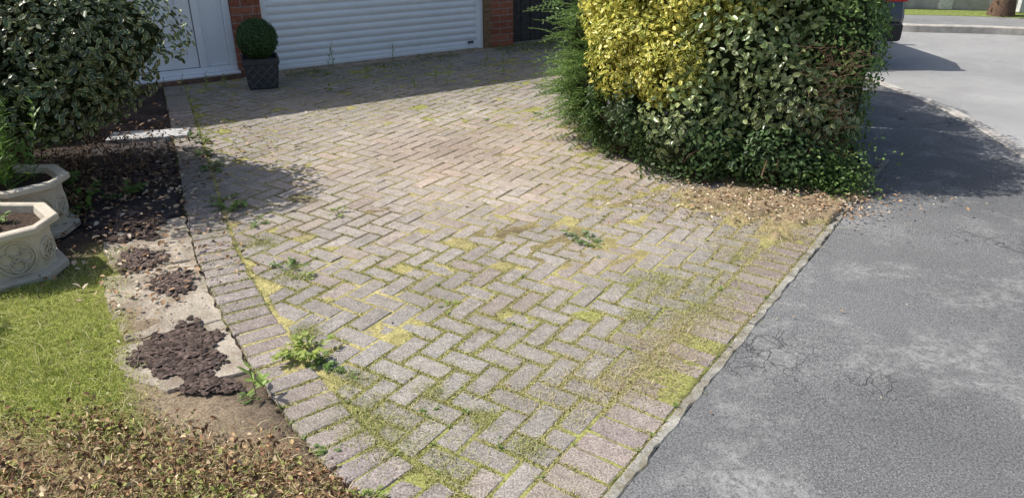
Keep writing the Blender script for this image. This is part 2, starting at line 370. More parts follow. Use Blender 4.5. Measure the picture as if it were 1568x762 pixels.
mk('wall',V,[(i*4+j,i*4+j+1,(i+1)*4+j+1,(i+1)*4+j) for i in range(len(W1)-1) for j in range(3)],WM,gw)
PP=simple('pier_paint',(.65,.65,.63))
for i in range(18,len(W1),3):
    p=(W1[i]+W2[i])/2; box('pier_%d'%i,p[0]-.11,p[0]+.11,p[1]-.11,p[1]+.11,0,.9,PP,gw,.01)
def tree(name,x,y,h):
    e=empty(name,(x,y,0)); A=[];B=[];ra=[];rb=[]; r=np.random.RandomState(5)
    zs=np.linspace(0,h*.55,9); px=0;py=0
    f=lambda q:.15*(1-.6*q/8)+(.06 if q==0 else 0)
    for i in range(8):
        nx,ny=px+r.normal(0,.03),py+r.normal(0,.03); A.append((px,py,zs[i]));B.append((nx,ny,zs[i+1]+.01)); ra.append(f(i));rb.append(f(i+1)); px,py=nx,ny
    tips=[]
    for j in range(14):
        k=r.randint(4,8); st=np.array(B[k]); d=unit(np.array([[r.normal(),r.normal(),.9]]))[0]; cur=st; rr=.06
        for q in range(4):
            nx=cur+d*h*.09+r.normal(0,.06,3); A.append(cur);B.append(nx);ra.append(rr);rb.append(rr*.65);rr*=.65;cur=nx;tips.append(cur)
    tubes('trunk_and_limbs',A,B,ra,rb,BARK,e); T=np.array(tips); n=14000; P=T[r.randint(0,len(T),n)]+r.normal(0,.28,(n,3)); P=P[sn(P,5,3,2)>-.3]
    leaves('crown',P,r.normal(size=(len(P),3))+[0,0,.5],.09,.6,pick([(.05,.09,.02),(.07,.11,.03),(.035,.06,.015)],len(P),4),LEAF,e)
tree('street_tree',7.72,12.15,5.2)
# ---------------------------------------------------------------- joint bed heightfield
def grid(x0,x1,y0,y1,st):
    xs=np.arange(x0,x1+st/2,st); ys=np.arange(y0,y1+st/2,st); X,Y=np.meshgrid(xs,ys); nx,ny=len(xs),len(ys)
    i=np.arange(nx*ny).reshape(ny,nx); F=np.stack([i[:-1,:-1],i[:-1,1:],i[1:,1:],i[1:,:-1]],-1).reshape(-1,4); return X.ravel(),Y.ravel(),F
def G(x,y,cx,cy,sx,sy): return np.exp(-(((x-cx)/sx)**2+((y-cy)/sy)**2))
def strawf(x,y):
    return G(x,y,1.62,3.97,.42,.2)+.8*G(x,y,1.25,4.15,.3,.18)+.5*G(x,y,1.95,4.0,.2,.25)+.45*G(x,y,1.35,3.6,.25,.18)
def weedf(x,y):
    d=dr(x,y); L=dl(x,y)
    f=.52+1.2*G(x,y,-.42,2.12,.38,.38)+.8*G(x,y,-.05,1.85,.4,.25)
    f+=1.3*np.exp(-((d-.27)/.13)**2)*ss(1.7,2.4,y)*(1-.3*ss(3.6,4.1,y))+.95*G(x,y,.8,3.15,.6,.5)+.6*G(x,y,.3,2.5,.8,.6)
    f+=.8*np.exp(-((L-.20)/.06)**2)+.45*G(x,y,-.8,2.9,.5,.7)
    f+=.4*ss(6.0,7.2,y)+.7*G(x,y,.55,4.8,.3,.7)
    f-=.5*G(x,y,-.35,5.0,1.0,.9)
    return np.clip(f,0.06,2.2)
X,Y,F=grid(-3.7,2.3,1.2,10.4,.02)
P2=np.stack([X,Y],1); n1=sn(P2,3,11,4); n2=sn(P2,25,12,3); n3=sn(P2,1.4,13,3)
inside=(dr(X,Y)>.03)&(dl(X,Y)>.0)&(df(X,Y)>-.1)
w=weedf(X,Y); cen=G(X,Y,-.35,5.0,1.1,1.0)
mossm=np.clip(ss(-1.1,.0,n1+.4*n2)*(.75+.6*w)+.3*ss(5.8,6.6,Y)-.35*cen,0,1)
col=np.array([[.185,.145,.10]])*np.ones((len(X),1)); col=col*(1-cen[:,None]*.6)+np.array([.27,.205,.15])*cen[:,None]*.6
mg=ss(-.3,.5,n3)[:,None]; mc=np.array([.38,.33,.14])*(1-mg)+np.array([.28,.28,.09])*mg
col=col*(1-mossm[:,None])+mc*mossm[:,None]
soil=.9*G(X,Y,.10,3.62,.45,.14)*ss(-.4,.3,n2+n1)+.85*G(X,Y,.62,4.1,.22,.08)*ss(-.5,.2,n2)+.8*G(X,Y,.3,3.35,.35,.12)*ss(-.3,.3,n2)+.7*G(X,Y,-.75,3.95,.2,.06)*ss(-.2,.4,n2)
mossp=.85*G(X,Y,.56,4.85,.13,.55)*ss(-.3,.4,n2)+.7*G(X,Y,.95,4.2,.12,.25)*ss(-.2,.4,n2)+.35*ss(7,7.6,Y)*ss(.0,.5,n2+n1)
z=-.0038+.0007*n2+.0010*mossm+.0062*np.clip(soil,0,1)+.0058*np.clip(mossp,0,1)
def bl(c,m_,k): m_=np.clip(m_,0,1)[:,None]; return c*(1-m_)+np.array(k)*m_
col=bl(col,soil,[.14,.10,.07]); col=bl(col,mossp,[.24,.24,.07])
st=strawf(X,Y)*(1+.6*n2+.25*n1); sm=ss(.3,.75,st); z+=.026*sm+.008*sm*n2
col=bl(col,sm,[.28,.21,.13])
bed=ss(.0,.3,np.minimum(np.minimum((X-.62)*1.0+(Y-5.2)*.62,(9.0-Y)*.5),(Y-4.3))+.10*n1)*ss(.5,.75,X+.05*n2); bed*=ss(4.15,4.6,Y+.2*n1)
z+=.05*bed; col=bl(col,bed,[.075,.052,.036])
z[~inside]=-.06
mk('joint_sand_and_moss',np.stack([X,Y,z],1),F,BED,col=col,smooth=True)
# ---------------------------------------------------------------- left garden ground
X,Y,F=grid(-5.2,.2,1.0,7.1,.025); P2=np.stack([X,Y],1); n1=sn(P2,3,21,4); n2=sn(P2,22,22,3); pd=-dl(X,Y)
def lawnm(x,y,pd,n1,e=0):
    return ss(.38,.48,pd+.05*n1+e)*ss(1.72,1.98,y+.12*(x+1.5)+.12*n1+e)*(1-ss(2.9,3.2,y+.2*n1))
lawn=np.clip(lawnm(X,Y,pd,n1)+G(X,Y,-1.98,3.25,.16,.4)*ss(-.2,.3,n1),0,1)
litter=(1-ss(1.85,2.12,Y+.18*(X+1.3)+.10*n1+.05*n2))
col=np.array([[.062,.047,.038]])*np.ones((len(X),1))*(1+.3*n2[:,None])
nearp=G(pd,pd*0,.28,0,.24,1)*ss(3.7,3.3,Y); col=bl(col,nearp,[.26,.20,.135])
col=bl(col,litter,[.22,.155,.09]); col=bl(col,lawn,[.24,.25,.07])
z=-.012+.008*n1*ss(.0,.2,pd)+.006*n2*ss(.02,.1,pd)+.03*lawn*ss(.4,.8,pd)
z+=.03*ss(.6,1.2,pd)*ss(3.2,3.8,Y)
z[pd<-.01]=-.06
mk('garden_ground',np.stack([X,Y,z],1),F,BED,col=col,smooth=True)
def gz(x,y):
    n1=sn(np.stack([x,y],1),3,21,4); pd=-dl(x,y); return -.012+.008*n1*ss(0,.2,pd)+.03*lawnm(x,y,pd,n1)*ss(.4,.8,pd)
pth=empty('concrete_path')
def slab(name,pts,z,mat=CONC,th=.05,j=.012):
    pts=[np.array(p,float) for p in pts]; dense=[]
    for i in range(len(pts)):
        a,b=pts[i],pts[(i+1)%len(pts)]; n=max(2,int(np.linalg.norm(b-a)/.03)); nn=np.array([-(b-a)[1],(b-a)[0]])/np.linalg.norm(b-a)
        for k in range(n): dense.append(a+(b-a)*k/n+nn*(R.normal(0,j*.5) if k else 0))
    c=np.mean(dense,0); n=len(dense); V=[]
    for s_,dz in((1,-th),(1,-.006),(.985,0)):
        for p in dense: q=c+(p-c)*s_; V.append((q[0],q[1],z+dz))
    F=[(k*n+i,k*n+(i+1)%n,(k+1)*n+(i+1)%n,(k+1)*n+i) for k in range(2) for i in range(n)]+[tuple(2*n+i for i in range(n))]
    return mk(name,V,F,mat,pth)
def co(s_,o):
    p,n=cpt(s_); return p-n*o
ps=[1.95,2.75,3.62,4.25,4.93,5.38]
z0=[.004,.006,-.001,-.002,-.001]
for i in range(2,5):
    a,b=ps[i]+.004,ps[i+1]-.004
    pts=[co(a,.008),co((a+b)/2,.008),co(b,.008),co(b-.03,.38 if i<4 else .30),co((a+b)/2,.42),co(a,.43)]
    if area(pts)<0: pts=pts[::-1]
    slab('slab_%d'%i,pts,z0[i])
DKP=simple('dark_bitumen_path',(.055,.046,.044),.85,.25,30,.45,.8)
for i in range(0,2):
    a,b=ps[i]+.004,ps[i+1]-.004; pts=[co(a,.05),co(b,.03),co(b,.5),co(a,.55)]
    if area(pts)<0: pts=pts[::-1]
    slab('dark_slab_%d'%i,pts,z0[i],DKP,j=.02)
slab('pale_slab',[(-3.0,5.28),(-2.45,5.42),(-2.5,5.62),(-3.05,5.5)],.02,simple('pale_slab',(.5,.49,.47),.8,.2,8,.15))
mf=empty('dried_moss_clumps')
def flakes(name,cx,cy,sx,sy,n,seed,size=.022,ang=0,tone=1.):
    r=np.random.RandomState(seed); V=[];F=[];C=[]
    for i in range(n):
        q=r.normal(0,.45,2); rh=np.hypot(*q); th=math.atan2(q[1],q[0])
        if rh>.95+.2*math.sin(3*th+seed)+.15*math.sin(7*th+2*seed): continue
        ca,sa=math.cos(ang),math.sin(ang); x=cx+(q[0]*sx)*ca-(q[1]*sy)*sa; y=cy+(q[0]*sx)*sa+(q[1]*sy)*ca
        hz=.003+.012*max(0,1-rh)*r.rand()+.003; k=r.randint(5,8); s_=size*r.uniform(.3,1.4); tx,ty=r.normal(0,.25,2); b=len(V)
        cc=np.array([.115,.084,.070])*r.uniform(.45,1.6)*tone
        V.append((x,y,hz+.002)); C.append(cc)
        for j in range(k):
            a=6.283*j/k+r.uniform(-.3,.3); rr=s_*r.uniform(.6,1.2); dx,dy=rr*math.cos(a),rr*math.sin(a); V.append((x+dx,y+dy,max(.0,hz+tx*dx+ty*dy-.002))); C.append(cc*.8)
        for j in range(k): F.append((b,b+1+j,b+1+(j+1)%k))
    return mk(name,V,F,FLAKE,mf,col=np.array(C))
flakes('clump_1',-1.30,2.47,.25,.165,2000,1,size=.016,ang=-.9); flakes('clump_2',-1.58,3.05,.15,.11,450,2,size=.013,ang=-.8,tone=1.3); flakes('clump_3',-1.10,2.24,.13,.05,380,3,size=.013); flakes('clump_4',-1.84,3.30,.17,.13,420,4,size=.013,ang=-.9,tone=1.3)
flakes('clump_5',-2.1,3.75,.3,.16,800,5,ang=-1.1); flakes('clump_6',-2.35,4.5,.45,.2,900,6,ang=-1.1,size=.025)
# ---------------------------------------------------------------- grass in joints
EA=np.array([e[0] for e in edges]);EB=np.array([e[1] for e in edges]); ln=np.linalg.norm(EB-EA,axis=1); pr=ln/ln.sum()
def jointgrass(name,n,seed,sd,hm,flat,gain,zb,thr):
    r=np.random.RandomState(seed); idx=r.choice(len(EA),n,p=pr); tt=r.rand(n,1); P=EA[idx]*(1-tt)+EB[idx]*tt; P=P+r.normal(0,sd,P.shape)
    nz=sn(P,5,41,3)+.6*sn(P,22,42,2); w=weedf(P[:,0],P[:,1])*ss(thr,thr+1.2,nz)*gain
    near=np.clip(1.35-.15*P[:,1],.3,1); keep=(r.rand(n)<w*near*.65)&(P[:,1]<8.5); P=P[keep]; n=len(P); w=w[keep]
    strw=np.clip(ss(-.4,.5,P[:,0]+.25*r.normal(size=n))*.65+.30,0,.9)
    isst=(r.rand(n)<strw)&(P[:,1]<4.8)
    colr=np.where(isst[:,None],pick([(.52,.45,.22),(.46,.40,.18),(.56,.49,.27)],n,1),pick([(.30,.31,.085),(.38,.37,.11),(.23,.26,.06)],n,2))
    h=r.uniform(.3,1,n)*hm*(.6+.9*np.clip(w,0,1)); lean=r.normal(0,1,(n,2))*(h*flat)[:,None]
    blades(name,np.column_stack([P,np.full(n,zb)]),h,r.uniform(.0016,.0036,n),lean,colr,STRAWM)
jointgrass('joint_grass',440000,33,.0035,.010,1.1,1.6,-.004,-.9)
jointgrass('joint_grass',260000,34,.010,.008,1.8,.75,-.001,-.1)
def strawpatch(name,n,seed,fx,cols,hl=(.01,.04),flat=1.6,wd=(.0012,.0028),z=0.,g=STRAWM):
    r=np.random.RandomState(seed); P=fx(r,n); n=len(P); h=r.uniform(hl[0],hl[1],n); lean=r.normal(0,1,(n,2))*(h*flat)[:,None]
    zz=z(P[:,0],P[:,1]) if callable(z) else np.full(n,z)
    return blades(name,np.column_stack([P,zz]),h,r.uniform(wd[0],wd[1],n),lean,pick(cols,n,seed+1,.3),g)
STR=[(.54,.45,.25),(.47,.38,.20),(.60,.52,.32),(.36,.27,.15)]
def fstraw(r,n):
    P=np.column_stack([r.uniform(.7,2.25,n),r.uniform(3.3,4.5,n)]); k=(r.rand(n)<strawf(P[:,0],P[:,1])*1.1*ss(-.6,.4,sn(P,9,5,3)))&(dr(P[:,0],P[:,1])>-.03); return P[k]
strawpatch('dry_grass',34000,51,fstraw,STR,(.004,.022),2.2,z=.016)
def fstrip(r,n):
    t=r.uniform(.2,2.8,n); o=.25+r.normal(0,.055,n)-.12*(r.rand(n)<.25)+.18*(r.rand(n)<.25); P=E0[None]+Ed[None]*t[:,None]+En[None]*o[:,None]; k=r.rand(n)<ss(-.4,.9,sn(P,6,6,3)+.45*G(t,0*t,1.25,0,.5,1)); return P[k]
strawpatch('dry_grass',24000,53,fstrip,STR+[(.38,.37,.14),(.42,.40,.17)],(.003,.02),1.8,z=-.002)
def ftuft(cs):
    def f(r,n):
        c=np.array(cs)[r.randint(0,len(cs),n)]; return c[:,:2]+r.normal(0,1,(n,2))*c[:,2:3]
    return f
strawpatch('grass_tufts',16000,57,ftuft([(-.52,2.1,.06),(-.38,1.93,.07),(-.6,2.28,.05),(-.2,1.82,.06),(-.48,1.98,.05),(-.3,2.2,.03),(-1.05,3.15,.05),(-1.3,3.5,.04),(-.85,2.62,.03),(-.1,2.05,.03),(.05,1.9,.03),(.95,2.93,.07),(.85,2.8,.06),(.7,3.1,.06),(1.1,3.35,.06),(.55,2.75,.04),(-.35,2.02,.1),(.75,2.75,.07),(.9,3.05,.09),(.6,3.0,.07)]),[(.34,.36,.12),(.42,.41,.16),(.50,.44,.23),(.25,.29,.08)],(.004,.022),1.2,z=-.004)
def flawn(r,n):
    P=np.column_stack([r.uniform(-3.2,-.9,n),r.uniform(1.45,3.45,n)]); x,y=P.T; pd=-dl(x,y); n1=sn(P,3,21,4)
    l=lawnm(x,y,pd,n1,.05*r.normal(size=n)); l=np.clip(l+G(x,y,-1.98,3.25,.16,.4)*.7,0,1); return P[(r.rand(n)<l*(.45+.55*ss(-.6,.3,sn(P,8,9,3))))&(pd>.3)]
strawpatch('lawn',150000,61,flawn,[(.40,.47,.10),(.50,.54,.13),(.32,.41,.08),(.58,.55,.22),(.45,.50,.11)],(.008,.032),.9,(.0016,.0032),z=gz,g=GRASS)
strawpatch('lawn',1800,62,flawn,[(.65,.6,.35)],(.02,.05),2.5,(.001,.002),z=gz)
def flit(r,n):
    P=np.column_stack([r.uniform(-2.6,-.2,n),r.uniform(1.2,2.3,n)]); x,y=P.T; pd=-dl(x,y); n1=sn(P,3,21,4)
    l=(1-ss(1.8,2.2,y+.18*(x+1.3)+.10*n1))*ss(-.01,.05,pd); return P[r.rand(n)<l*(.35+.65*ss(-.7,.3,sn(P,10,8,3)))]
strawpatch('dry_groundcover',44000,63,flit,[(.50,.38,.21),(.42,.28,.15),(.56,.46,.28),(.30,.18,.10),(.32,.34,.11),(.40,.40,.15)],(.006,.034),1.5,(.0015,.0038),z=.0)
r=np.random.RandomState(71); P=flit(r,15000); n=len(P)
leaves('dry_ground_litter',np.column_stack([P,r.uniform(0,.035,n)]),r.normal(0,.8,(n,3))+[0,0,1],r.uniform(.008,.028,n),.6,pick([(.38,.22,.12),(.46,.31,.17),(.22,.12,.07),(.54,.42,.26),(.16,.09,.055),(.3,.3,.1)],n,5,.35),DRY,seed=8,fold=.6)
def fgc(r,n):
    P=flit(r,n); return P[sn(P,6,15,3)>.1]
r=np.random.RandomState(72); P=fgc(r,13000); n=len(P)
leaves('green_groundcover',np.column_stack([P,r.uniform(.01,.045,n)]),r.normal(0,.6,(n,3))+[0,0,1],r.uniform(.007,.02,n),.55,pick([(.26,.33,.07),(.34,.38,.10),(.42,.35,.12)],n,5,.3),LEAF,seed=8)
def fallen(n,seed,fx,cols,size=(.02,.045)):
    r=np.random.RandomState(seed); P=fx(r,n); n=len(P)
    return leaves('fallen_leaves',P,r.normal(0,.3,(n,3))+[0,0,1],r.uniform(size[0],size[1],n),.55,pick(cols,n,seed,.3),DRY,seed=seed,fold=.5)
DL=[(.52,.38,.25),(.38,.25,.15),(.26,.16,.09),(.6,.5,.38)]
fallen(520,81,lambda r,n:np.column_stack([r.normal(-2.15,.28,n),r.normal(4.3,.7,n),r.uniform(.01,.05,n)]),DL)
fallen(140,82,lambda r,n:np.column_stack([r.normal(-1.62,.16,n),r.normal(3.2,.25,n),r.uniform(.012,.02,n)]),DL,(.015,.04))
fallen(1000,83,lambda r,n:np.column_stack([r.normal(1.5,.4,n),r.normal(4.06,.18,n),r.uniform(.02,.045,n)]),DL,(.012,.03))
fallen(380,84,lambda r,n:(lambda t:np.column_stack([1.86+.55*t+r.exponential(.06,n),3.85+.95*t-r.exponential(.03,n),r.uniform(.002,.008,n)]))(r.rand(n)),[(.20,.12,.07),(.14,.08,.05),(.3,.2,.12)],(.008,.02))
fallen(300,85,lambda r,n:np.column_stack([r.uniform(-2.5,1.5,n),r.uniform(2,7.5,n),r.uniform(.003,.007,n)]),DL,(.008,.022))
fallen(35,86,lambda r,n:np.column_stack([r.uniform(1.3,3.2,n),r.uniform(2,6,n),np.full(n,.004)]),DL,(.006,.014))
fallen(300,87,lambda r,n:np.column_stack([-1.5+r.normal(0,.22,n),2.75+r.normal(0,.4,n),r.uniform(.004,.009,n)]),[(.25,.17,.11),(.15,.1,.07)],(.005,.014))
# ---------------------------------------------------------------- weeds
def weed(x,y,rad,nl,seed,h=.5,cols=[(.15,.25,.06),(.20,.30,.07)],lw=.35,z=-.003):
    r=np.random.RandomState(seed); P=[];N=[];L=[];A=[]; SA=[];SB=[]
    for i in range(nl):
        a=r.uniform(0,6.28); el=r.uniform(.15,1.2)*h; d=np.array([math.cos(a)*math.cos(el),math.sin(a)*math.cos(el),math.sin(el)]); ln_=rad*r.uniform(.5,1.1); k=5; cur=np.array([x,y,z])+np.array([r.normal(0,rad*.12),r.normal(0,rad*.12),0])
        for j in range(k):
            nx=cur+d*ln_/k; d=d+np.array([0,0,-.1]); SA.append(cur);SB.append(nx); cur=nx
            if j>=1:
                side=np.array([-d[1],d[0],0])
                for s_ in(-1,1):
                    P.append(cur);N.append((r.normal(0,.3),r.normal(0,.3),1));A.append(d+s_*side*.9);L.append(ln_*.34*r.uniform(.7,1.2))
        P.append(cur);N.append((0,0,1));A.append(d);L.append(ln_*.35)
    e=empty('weed_plant'); n=len(P)
    leaves('leaves',np.array(P),np.array(N),np.array(L),lw*1.3,pick(cols,n,seed,.25),LEAF,e,axis=np.array(A)); tubes('stems',SA,SB,.0010,.0007,STEM,e)
YG=[(.28,.37,.08),(.36,.42,.10)]
for a in [(-.80,2.44,.105,16,1,.9,YG),(-.72,2.38,.08,12,2,.8),(-.86,2.5,.07,9,3,1.,YG),(-1.65,4.0,.10,12,4,.9),(-1.72,4.12,.08,9,41,.9),(-1.0,3.9,.065,8,5,1.,YG),(.36,3.56,.095,11,6,.5,[(.26,.33,.17),(.2,.28,.12)]),(.42,3.5,.06,8,61,.6),(-.283,2.83,.06,9,7,.35,YG),(-1.08,3.22,.07,9,8,.9),(-.98,3.1,.055,8,9,.7,YG),(-.285,2.1,.045,8,10,.5),(-.59,1.9,.045,8,11,.5),(-.41,1.69,.055,8,12,.8,YG),(-.05,1.93,.04,7,13,.5),(-.93,2.17,.045,6,14,.8),(-.62,2.33,.05,7,15,.6),(-.2,5.9,.05,6,16,.9),(.2,6.1,.05,6,17,.9),(-2.0,4.7,.09,10,18,.8),(-2.15,4.95,.09,10,19,.9),(-2.3,5.3,.10,10,20,1.),(-1.4,3.75,.06,8,21,.8)]:
    weed(*a)
r=np.random.RandomState(88); idx=r.choice(len(EA),900,p=pr); S=EA[idx]; S=S[(r.rand(len(S))<.2+.5*weedf(S[:,0],S[:,1]))]; P=[];A=[];L=[]
for q in S:
    k=r.randint(4,9); sz=r.uniform(.006,.018)
    for j in range(k):
        a=r.uniform(0,6.28); P.append((q[0],q[1],-.001+r.uniform(0,.006))); A.append((math.cos(a),math.sin(a),r.uniform(.1,.7))); L.append(sz*r.uniform(.7,1.2))
A=np.array(A); leaves('seedlings',np.array(P),np.cross(A,np.cross([0,0,1],A)),np.array(L),.4,pick([(.19,.28,.07),(.28,.34,.09),(.15,.22,.06)],len(P),3),LEAF,axis=A)
def stalk(x,y,h,seed,z=0,nl=14,ll=.05,cols=YG,spread=.15,w=.3,parent=None):
    r=np.random.RandomState(seed); e=parent or empty('weed_plant'); P=[];A=[];SA=[];SB=[];L=[]; cur=np.array([x,y,z]); lean=r.normal(0,spread,2)
    for j in range(nl):
        nx=cur+np.array([lean[0]*h/nl,lean[1]*h/nl,h/nl]); SA.append(cur);SB.append(nx);cur=nx
        for q in range(2):
            a=r.uniform(0,6.28); P.append(cur);A.append((math.cos(a),math.sin(a),r.uniform(.1,.9)));L.append(ll*r.uniform(.6,1.2)*(1.1-.5*j/nl))
    A=np.array(A); N=np.cross(A,np.cross([0,0,1],A)); leaves('leaves',np.array(P),N,np.array(L),w,pick(cols,len(P),seed,.25),LEAF,e,axis=A); tubes('stems',SA,SB,.002,.0015,STEM,e)
for a in [(-1.97,8.0,.28,1),(-1.92,8.05,.2,2),(-.64,7.2,.22,3),(-.93,7.05,.12,4),(-1.33,8.35,.2,5),(-.75,7.35,.13,6),(-1.5,7.6,.12,7),(-2.9,7.0,.15,8),(-2.75,7.1,.13,9),(-3.1,6.9,.16,10),(-.3,8.1,.14,11),(-.1,8.3,.12,12),(-1.7,6.9,.09,13),(-.1,7.7,.1,14)]: stalk(*a,nl=9,ll=.05)
for i,a in enumerate([(-.92,2.19,.12,21),(-.89,2.23,.09,22)]): stalk(*a,nl=4,ll=.07,cols=[(.32,.46,.10)],spread=.6,w=.28)
rr_=np.random.RandomState(91); s_=rr_.uniform(1.2,6.0,4600); o=np.abs(rr_.normal(0,.27,4600))+.03; P=P0+fd*s_[:,None]+fn*o[:,None]; k=sn(P,4,92,3)+.25*(s_-3.5)>-.2; P=P[k]; n=len(P)
leaves('mossy_weeds',np.column_stack([P,rr_.uniform(0,.03,n)]),rr_.normal(0,.6,(n,3))+[0,0,1],rr_.uniform(.008,.028,n),.5,pick([(.18,.23,.055),(.13,.19,.04),(.23,.25,.08)],n,6),LEAF,seed=9)
# ---------------------------------------------------------------- shrubs right
def shrub(name,blobs,n,size,asp,cols,mat,seed,depth=.45,up=.35,jit=.55,gap=-.45,gfreq=9,corek=.6,droop=.3,twigs=60,lump=.18,own=.45):
    e=empty(name); Ps=[];Ns=[];Q=[]; vol=[np.prod(b[1])**(2/3) for b in blobs]
    for i,(c,rad) in enumerate(blobs):
        P,N,q=blobpts(c,rad,int(n*vol[i]/sum(vol)),depth,seed+i*7,gap=gap,gfreq=gfreq,lump=lump)
        ok=np.ones(len(P),bool)
        for j,(c2,r2) in enumerate(blobs):
            if j!=i: ok&=(((P-np.array(c2))/np.array(r2))**2).sum(1)>own
        Ps.append(P[ok]);Ns.append(N[ok]);Q.append(q[ok])
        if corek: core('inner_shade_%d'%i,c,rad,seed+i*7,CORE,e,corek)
    P=np.vstack(Ps);N=np.vstack(Ns);q=np.concatenate(Q); r=np.random.RandomState(seed+99); n=len(P)
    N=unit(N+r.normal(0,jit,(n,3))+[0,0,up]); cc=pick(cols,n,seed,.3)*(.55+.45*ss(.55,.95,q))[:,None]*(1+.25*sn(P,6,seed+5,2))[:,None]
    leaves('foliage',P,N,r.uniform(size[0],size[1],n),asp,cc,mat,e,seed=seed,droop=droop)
    A=[];B=[]
    for k in range(twigs):
        c,rad=blobs[r.randint(len(blobs))]; d=unit(np.array([[r.normal(),r.normal(),abs(r.normal())*.8+.1]]))[0]; a=np.array([c[0]+r.normal(0,.08),c[1]+r.normal(0,.08),0.]); b=np.array(c)+d*np.array(rad)*r.uniform(.6,.95); m_=(a+b)/2+r.normal(0,.06,3); m_[2]=abs(m_[2]); A+=[a,m_];B+=[m_,b]
    if twigs: tubes('branches',A,B,.005,.0025,TWIG,e)
    return e
shrub('variegated_green_shrub',[((1.50,5.05,.62),(.60,.62,.72)),((1.2,4.72,.36),(.36,.32,.38)),((1.76,4.72,.45),(.40,.38,.52)),((1.68,5.05,1.25),(.5,.55,.5)),((1.9,5.0,1.0),(.40,.50,.6))],34000,(.03,.06),.55,[(.17,.235,.075),(.23,.29,.09),(.10,.155,.045),(.28,.32,.12)],CREAM,200,gap=-.45,gfreq=7,twigs=30)
shrub('yellow_euonymus_bush',[((.88,5.0,.80),(.40,.42,.44)),((1.15,4.95,1.05),(.42,.40,.42)),((.74,5.2,1.05),(.38,.38,.4)),((1.0,4.72,.62),(.26,.22,.24)),((1.35,4.85,1.25),(.35,.35,.3))],34000,(.024,.048),.55,[(.40,.40,.08),(.55,.50,.10),(.20,.28,.06),(.68,.60,.14),(.26,.33,.07),(.16,.24,.055)],YELL,300,gap=-.6,gfreq=13,up=.5,twigs=14,own=.0,corek=0,depth=.6)
shrub('evergreen_ground_shrub',[((.84,4.98,.28),(.32,.40,.30)),((1.15,4.58,.20),(.36,.24,.24)),((1.65,4.42,.18),(.32,.2,.22))],16000,(.02,.042),.5,[(.09,.155,.05),(.13,.205,.065),(.055,.10,.035)],LEAF,400,gap=-.4)
hp=[((2.02,4.64,.62),(.28,.32,.72)),((2.14,5.0,.78),(.30,.42,.9)),((2.32,5.5,.85),(.30,.5,.9)),((2.46,6.1,.9),(.30,.55,.9)),((2.48,6.8,.9),(.30,.55,.9))]
shrub('privet_hedge',hp,46000,(.018,.036),.5,[(.15,.25,.06),(.20,.30,.075),(.11,.18,.045)],LEAF,500,gap=-.6,gfreq=12,twigs=0,lump=.12)
r=np.random.RandomState(77);A=[];B=[]
for k in range(320):
    a=np.array([r.normal(1.88,.10),r.normal(4.37,.05),r.uniform(.2,.85)]); d=np.array([r.normal(0,.06),-abs(r.normal(0,.04)),r.uniform(-.03,.09)]); A.append(a);B.append(a+d)
tubes('dead_twigs',A,B,.0014,.0008,DTWIG)
r=np.random.RandomState(78); n=2400; P=np.column_stack([r.normal(1.97,.11,n),r.normal(4.32,.09,n),np.abs(r.normal(0,.11,n))+.01])
leaves('ivy_groundcover',P,r.normal(0,.6,(n,3))+[0,-.3,1],r.uniform(.015,.032,n),.6,pick([(.13,.23,.05),(.18,.27,.065),(.08,.14,.04)],n,3),LEAF,seed=4)
r=np.random.RandomState(79); n=12; P=np.column_stack([r.normal(1.0,.12,n),r.normal(4.50,.05,n),r.uniform(.3,.5,n)])
leaves('purple_flowers',P,r.normal(0,.5,(n,3))+[0,-1,.5],.016,.9,pick([(.22,.13,.34),(.3,.2,.4)],n,3),LEAF,seed=4)
def conifer(name,c,rad,nf,seed):
    e=empty(name); r=np.random.RandomState(seed); P=[];N=[];A=[];L=[];SA=[];SB=[]; core('inner_shade',c,rad,seed,CORE,e,.62)
    for i in range(nf):
        D=unit(r.normal(size=(1,3)))[0]; o=np.array(c)+D*np.array(rad)*r.uniform(.5,.9)
        if o[2]<.05: continue
        d=unit((D*[1,1,.3]+[0,0,.1]+r.normal(0,.2,3))[None])[0]; sd=unit(np.cross(d,[0,0,1.])[None]+r.normal(0,.15,(1,3)))[0]; nn=np.cross(sd,d); ln_=r.uniform(.14,.36); cur=o; dd=d.copy()
        K=9
        for j in range(K):
            nx=cur+dd*ln_/K; dd=dd+[0,0,-.045]; SA.append(cur);SB.append(nx);cur=nx
            for s_ in(-1,1):
                for q in range(2):
                    ax=dd*.8+s_*sd*(1.0-.2*q); b=cur+s_*sd*q*.014; P.append(b);A.append(ax);N.append(nn+r.normal(0,.25,3));L.append(.040*(1.15-.6*j/K)*r.uniform(.7,1.2))
    P=np.array(P); n=len(P); cc=pick([(.14,.24,.06),(.20,.31,.075),(.10,.17,.05)],n,seed,.3)
    leaves('sprays',P,np.array(N),np.array(L),.28,cc,LEAF,e,axis=np.array(A)); tubes('twigs',SA,SB,.002,.0015,STEM,e)
conifer('conifer_shrub',(.80,6.0,.62),(.48,.55,.8),620,600)
conifer('conifer_shrub',(.68,5.42,.38),(.28,.34,.40),300,610)
conifer('conifer_shrub',(1.5,6.6,1.0),(.7,.7,1.1),350,620)
